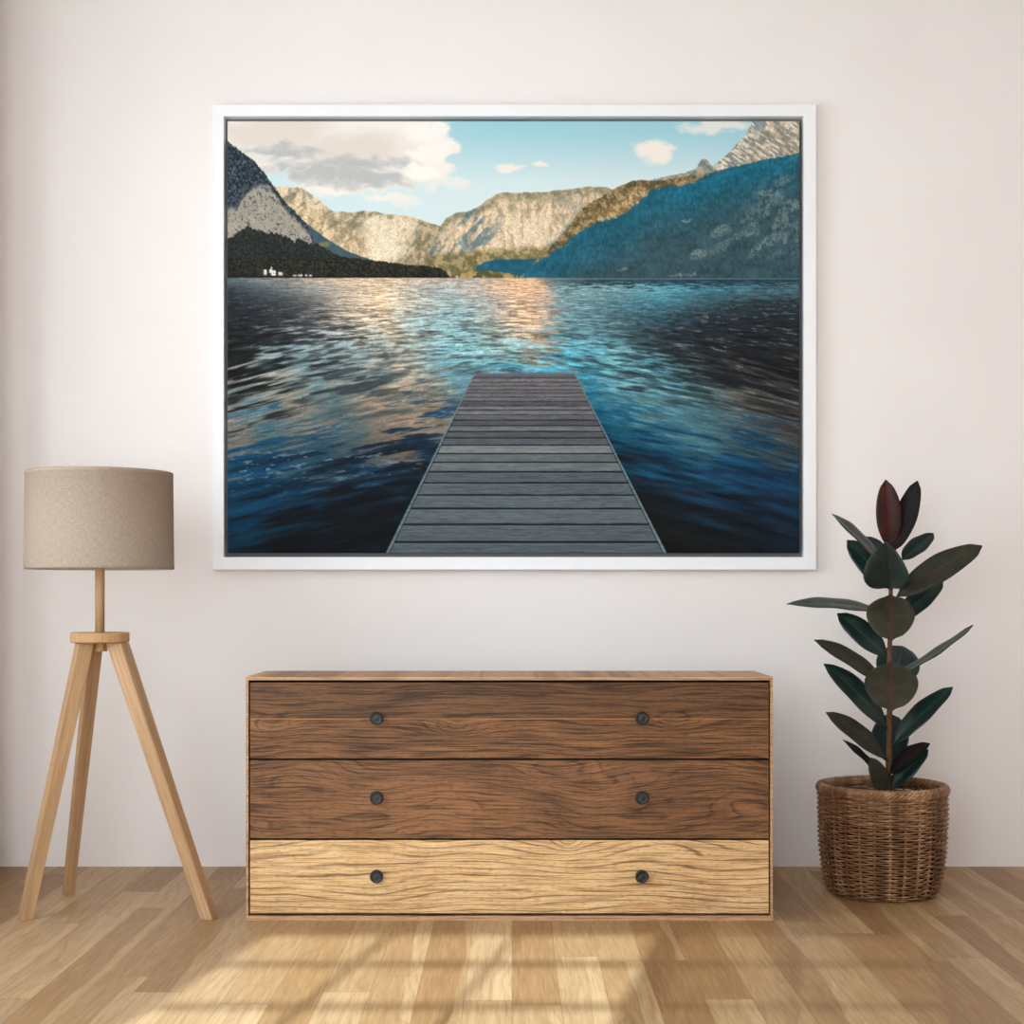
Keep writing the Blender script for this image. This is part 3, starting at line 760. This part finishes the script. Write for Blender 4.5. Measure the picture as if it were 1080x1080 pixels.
bm = bmesh.new(); rg = lathe(bm, [(.001, .262), (.06, .263), (.12, .259), (.17, .256), (.19, .252), (.186, .2), (.184, .1), (.174, .03), (.16, .008)], 48)
for v in bm.verts: v.co.z += random.uniform(-.004, .004)
link_mesh('soil', bm, M['soil'], plant, True)
def loc(px, py, dy=0.0): return at(px, py, PY+dy)-Vector((PX, PY, 0))
bm = bmesh.new()
st = [loc(936, 872), loc(936.3, 845), loc(937, 815), loc(938, 780), loc(938.2, 740), loc(938, 700), loc(939, 660), loc(939.5, 620), loc(940, 590), loc(940.5, 574)]
tube(bm, st, lambda t: .0118-.0065*t, 10)
link_mesh('stem', bm, M['bark'], plant, True)

def leaf(base, tip, wpx, roll, front, backm, bend=.0, fold=.22, tipw=.0, nt=18, ns=8):
    B, Tp = loc(*base), loc(*tip)
    ax = Tp-B; L = ax.length; ax.normalize(); W = wpx/316.
    cam_dir = (Vector((0, 0, EYE))-Vector((PX, PY, 0))-B).normalized()
    n0 = (cam_dir-ax*cam_dir.dot(ax)).normalized()
    n = Matrix.Rotation(math.radians(roll), 3, ax) @ n0; s = ax.cross(n).normalized()
    def prof(t):
        if t < .07: return .05
        u = (t-.07)/.93
        w = math.sin(PI*min(1, u**.92))**.56 if 0 < u < 1 else 0
        if u > .93: w = min(w, max(0.0, (1-u)/.07*.36*(1-tipw)+.015))
        return max(w, .04)
    bm = bmesh.new(); uvl = bm.loops.layers.uv.new('UVMap')
    top, bot, uv = [], [], {}
    for i in range(nt+1):
        t = i/nt; t = t*t*(3-2*t)*.35+t*.65
        w = W/2*prof(t); ra, rb2 = [], []
        for k in range(ns+1):
            v = -1+2*k/ns
            h = fold*abs(v)*w - .10*w*(v*v) + bend*L*math.sin(PI*t*.9) + .0015*math.sin(t*17+v*2)*(abs(v))
            h -= .0012*math.exp(-(v/.12)**2)
            p = B+ax*(L*t)+s*(v*w)+n*h
            th = .0007
            a_ = bm.verts.new(p+n*th); b_ = bm.verts.new(p-n*th)
            uv[a_] = uv[b_] = (t, (v+1)/2); ra.append(a_); rb2.append(b_)
        top.append(ra); bot.append(rb2)
    for i in range(nt):
        for k in range(ns):
            f = bm.faces.new((top[i][k], top[i+1][k], top[i+1][k+1], top[i][k+1])); f.material_index = 0; f.smooth = True
            f = bm.faces.new((bot[i][k+1], bot[i+1][k+1], bot[i+1][k], bot[i][k])); f.material_index = 1; f.smooth = True
        for k in (0, ns):
            f = bm.faces.new((top[i][k], bot[i][k], bot[i+1][k], top[i+1][k])); f.material_index = 0
    for i in (0, nt):
        for k in range(ns): bm.faces.new((top[i][k], top[i][k+1], bot[i][k+1], bot[i][k]))
    bmesh.ops.recalc_face_normals(bm, faces=bm.faces)
    for f in bm.faces:
        for l in f.loops: l[uvl].uv = uv[l.vert]
    return link_mesh('leaf', bm, [M[front], M[backm]], plant)

TT, OL, BR, GR, RE, BK = 'leaf_top', 'leaf_olive', 'leaf_brown', 'leaf_grey', 'leaf_red', 'leaf_black'
o = leaf((939.5, 582, 0), (934, 506, -.02), 27, 12, RE, BK, .02, .3); o['label'] = 'dark red young leaf'
o = leaf((941, 585, -.012), (967.5, 507, -.03), 25, -20, BK, RE, -.03, .2); o['label'] = 'blackish young leaf'
leaf((935, 600, -.01), (876.5, 543, -.06), 24, 66, GR, TT, .05, .15)
leaf((937, 621, 0), (893, 570, .03), 27, 24, TT, OL, .05, .25)
leaf((938, 604, .02), (911, 566, .10), 26, 10, TT, OL, .0, .2)
leaf((938.5, 622, -.01), (934, 571, -.14), 46, -8, GR, OL, .02, .85)
leaf((950, 592, .02), (984.5, 563, .06), 22, -35, TT, OL, .03, .2)
leaf((942, 632, -.01), (1036, 577, -.04), 31, -22, OL, TT, .09, .15)
leaf((943, 660, .01), (994.5, 613.5, .06), 26, -30, TT, OL, .04, .25)
leaf((939, 626, -.015), (940, 677, -.16), 49, 0, BR, TT, .06, .18, .3)
leaf((937, 646, 0), (829.5, 639, -.05), 24, 62, GR, TT, .06, .12)
leaf((937, 694, .005), (882.5, 647.5, .03), 27, 26, TT, OL, .06, .25)
leaf((939, 716, 0), (1026, 658.5, -.04), 22, -70, GR, TT, -.03, .12)
leaf((939, 726, .02), (953, 682, .16), 46, 0, TT, OL, .0, .3)
leaf((940, 697, -.018), (940, 751, -.16), 54, 0, BR, TT, .05, .18, .3)
leaf((937, 724, .0), (857.5, 676, -.04), 24, 48, OL, TT, .06, .2)
leaf((937, 770, -.005), (867.5, 701, -.02), 30, 40, TT, OL, .07, .25)
leaf((939, 788, -.005), (1005.5, 725.5, -.03), 26, -38, TT, OL, .05, .25)
leaf((937, 802, -.012), (870, 752, -.04), 25, 40, OL, TT, .06, .2)
leaf((938.5, 808, .02), (939, 753, .14), 39, 0, TT, OL, .0, .35)
leaf((934, 824, .0), (888, 781, -.03), 17, 66, BK, TT, .06, .1)
leaf((934, 838, -.03), (918, 799, -.05), 20, 24, OL, TT, .0, .4)
leaf((937, 818, -.012), (982, 785.5, -.06), 22, -48, BK, OL, .12, .2)
leaf((938, 834, -.015), (979.5, 791, -.05), 22, -30, TT, OL, .05, .3)

# ---------------------------------------------------------------- camera
cam = bpy.data.cameras.new('camera'); co = bpy.data.objects.new('camera', cam); COL.objects.link(co)
cam.sensor_width = 36; cam.sensor_fit = 'HORIZONTAL'; cam.lens = 36*F_PIX/1080
cam.shift_y = 85/1080; co.location = (0, 0, EYE); co.rotation_euler = (PI/2, 0, 0); cam.clip_start = .05
scene.camera = co

# ---------------------------------------------------------------- light: sky at both windows, sun behind the camera
def area(name, loc, size, dirv, power, color=(1, 1, 1), spread=PI):
    l = bpy.data.lights.new(name, 'AREA'); l.shape = 'RECTANGLE'; l.size, l.size_y = size; l.energy = power; l.color = color; l.spread = spread
    o = bpy.data.objects.new(name, l); COL.objects.link(o); o.location = loc
    o.rotation_euler = Vector(dirv).to_track_quat('-Z', 'Y').to_euler()
    return o
# area lights: local x is horizontal after to_track_quat for horizontal directions
area('daylight_side_window', (XL-.12, (SW[0]+SW[1])/2, (SW[2]+SW[3])/2), (SW[1]-SW[0], SW[3]-SW[2]), (1, 0, 0), P_SIDE, (.84, .95, 1))
area('daylight_front_window', ((FW[0]+FW[1])/2, YF-.12, (FW[2]+FW[3])/2), (FW[1]-FW[0], FW[3]-FW[2]), (0, 1, 0), P_FRONT, (.84, .95, 1))
sl = bpy.data.lights.new('sun', 'SUN'); sl.energy = P_SUN; sl.angle = math.radians(.52); sl.color = (.78, .93, 1)
so = bpy.data.objects.new('sun', sl); COL.objects.link(so)
az, el = math.radians(11.3), math.radians(27.6)
so.rotation_euler = Vector((math.sin(az)*math.cos(el), math.cos(az)*math.cos(el), -math.sin(el))).to_track_quat('-Z', 'Y').to_euler()
w = bpy.data.worlds.new('sky'); scene.world = w; w.use_nodes = True
w.node_tree.nodes['Background'].inputs[0].default_value = (.8, .88, 1, 1)
w.node_tree.nodes['Background'].inputs[1].default_value = .6
scene.view_settings.view_transform = 'Standard'; scene.view_settings.look = 'None'
scene.view_settings.exposure = EXPO; scene.view_settings.gamma = 1; scene.view_settings.use_curve_mapping = False
scene.cycles.max_bounces = 10; scene.cycles.diffuse_bounces = 6
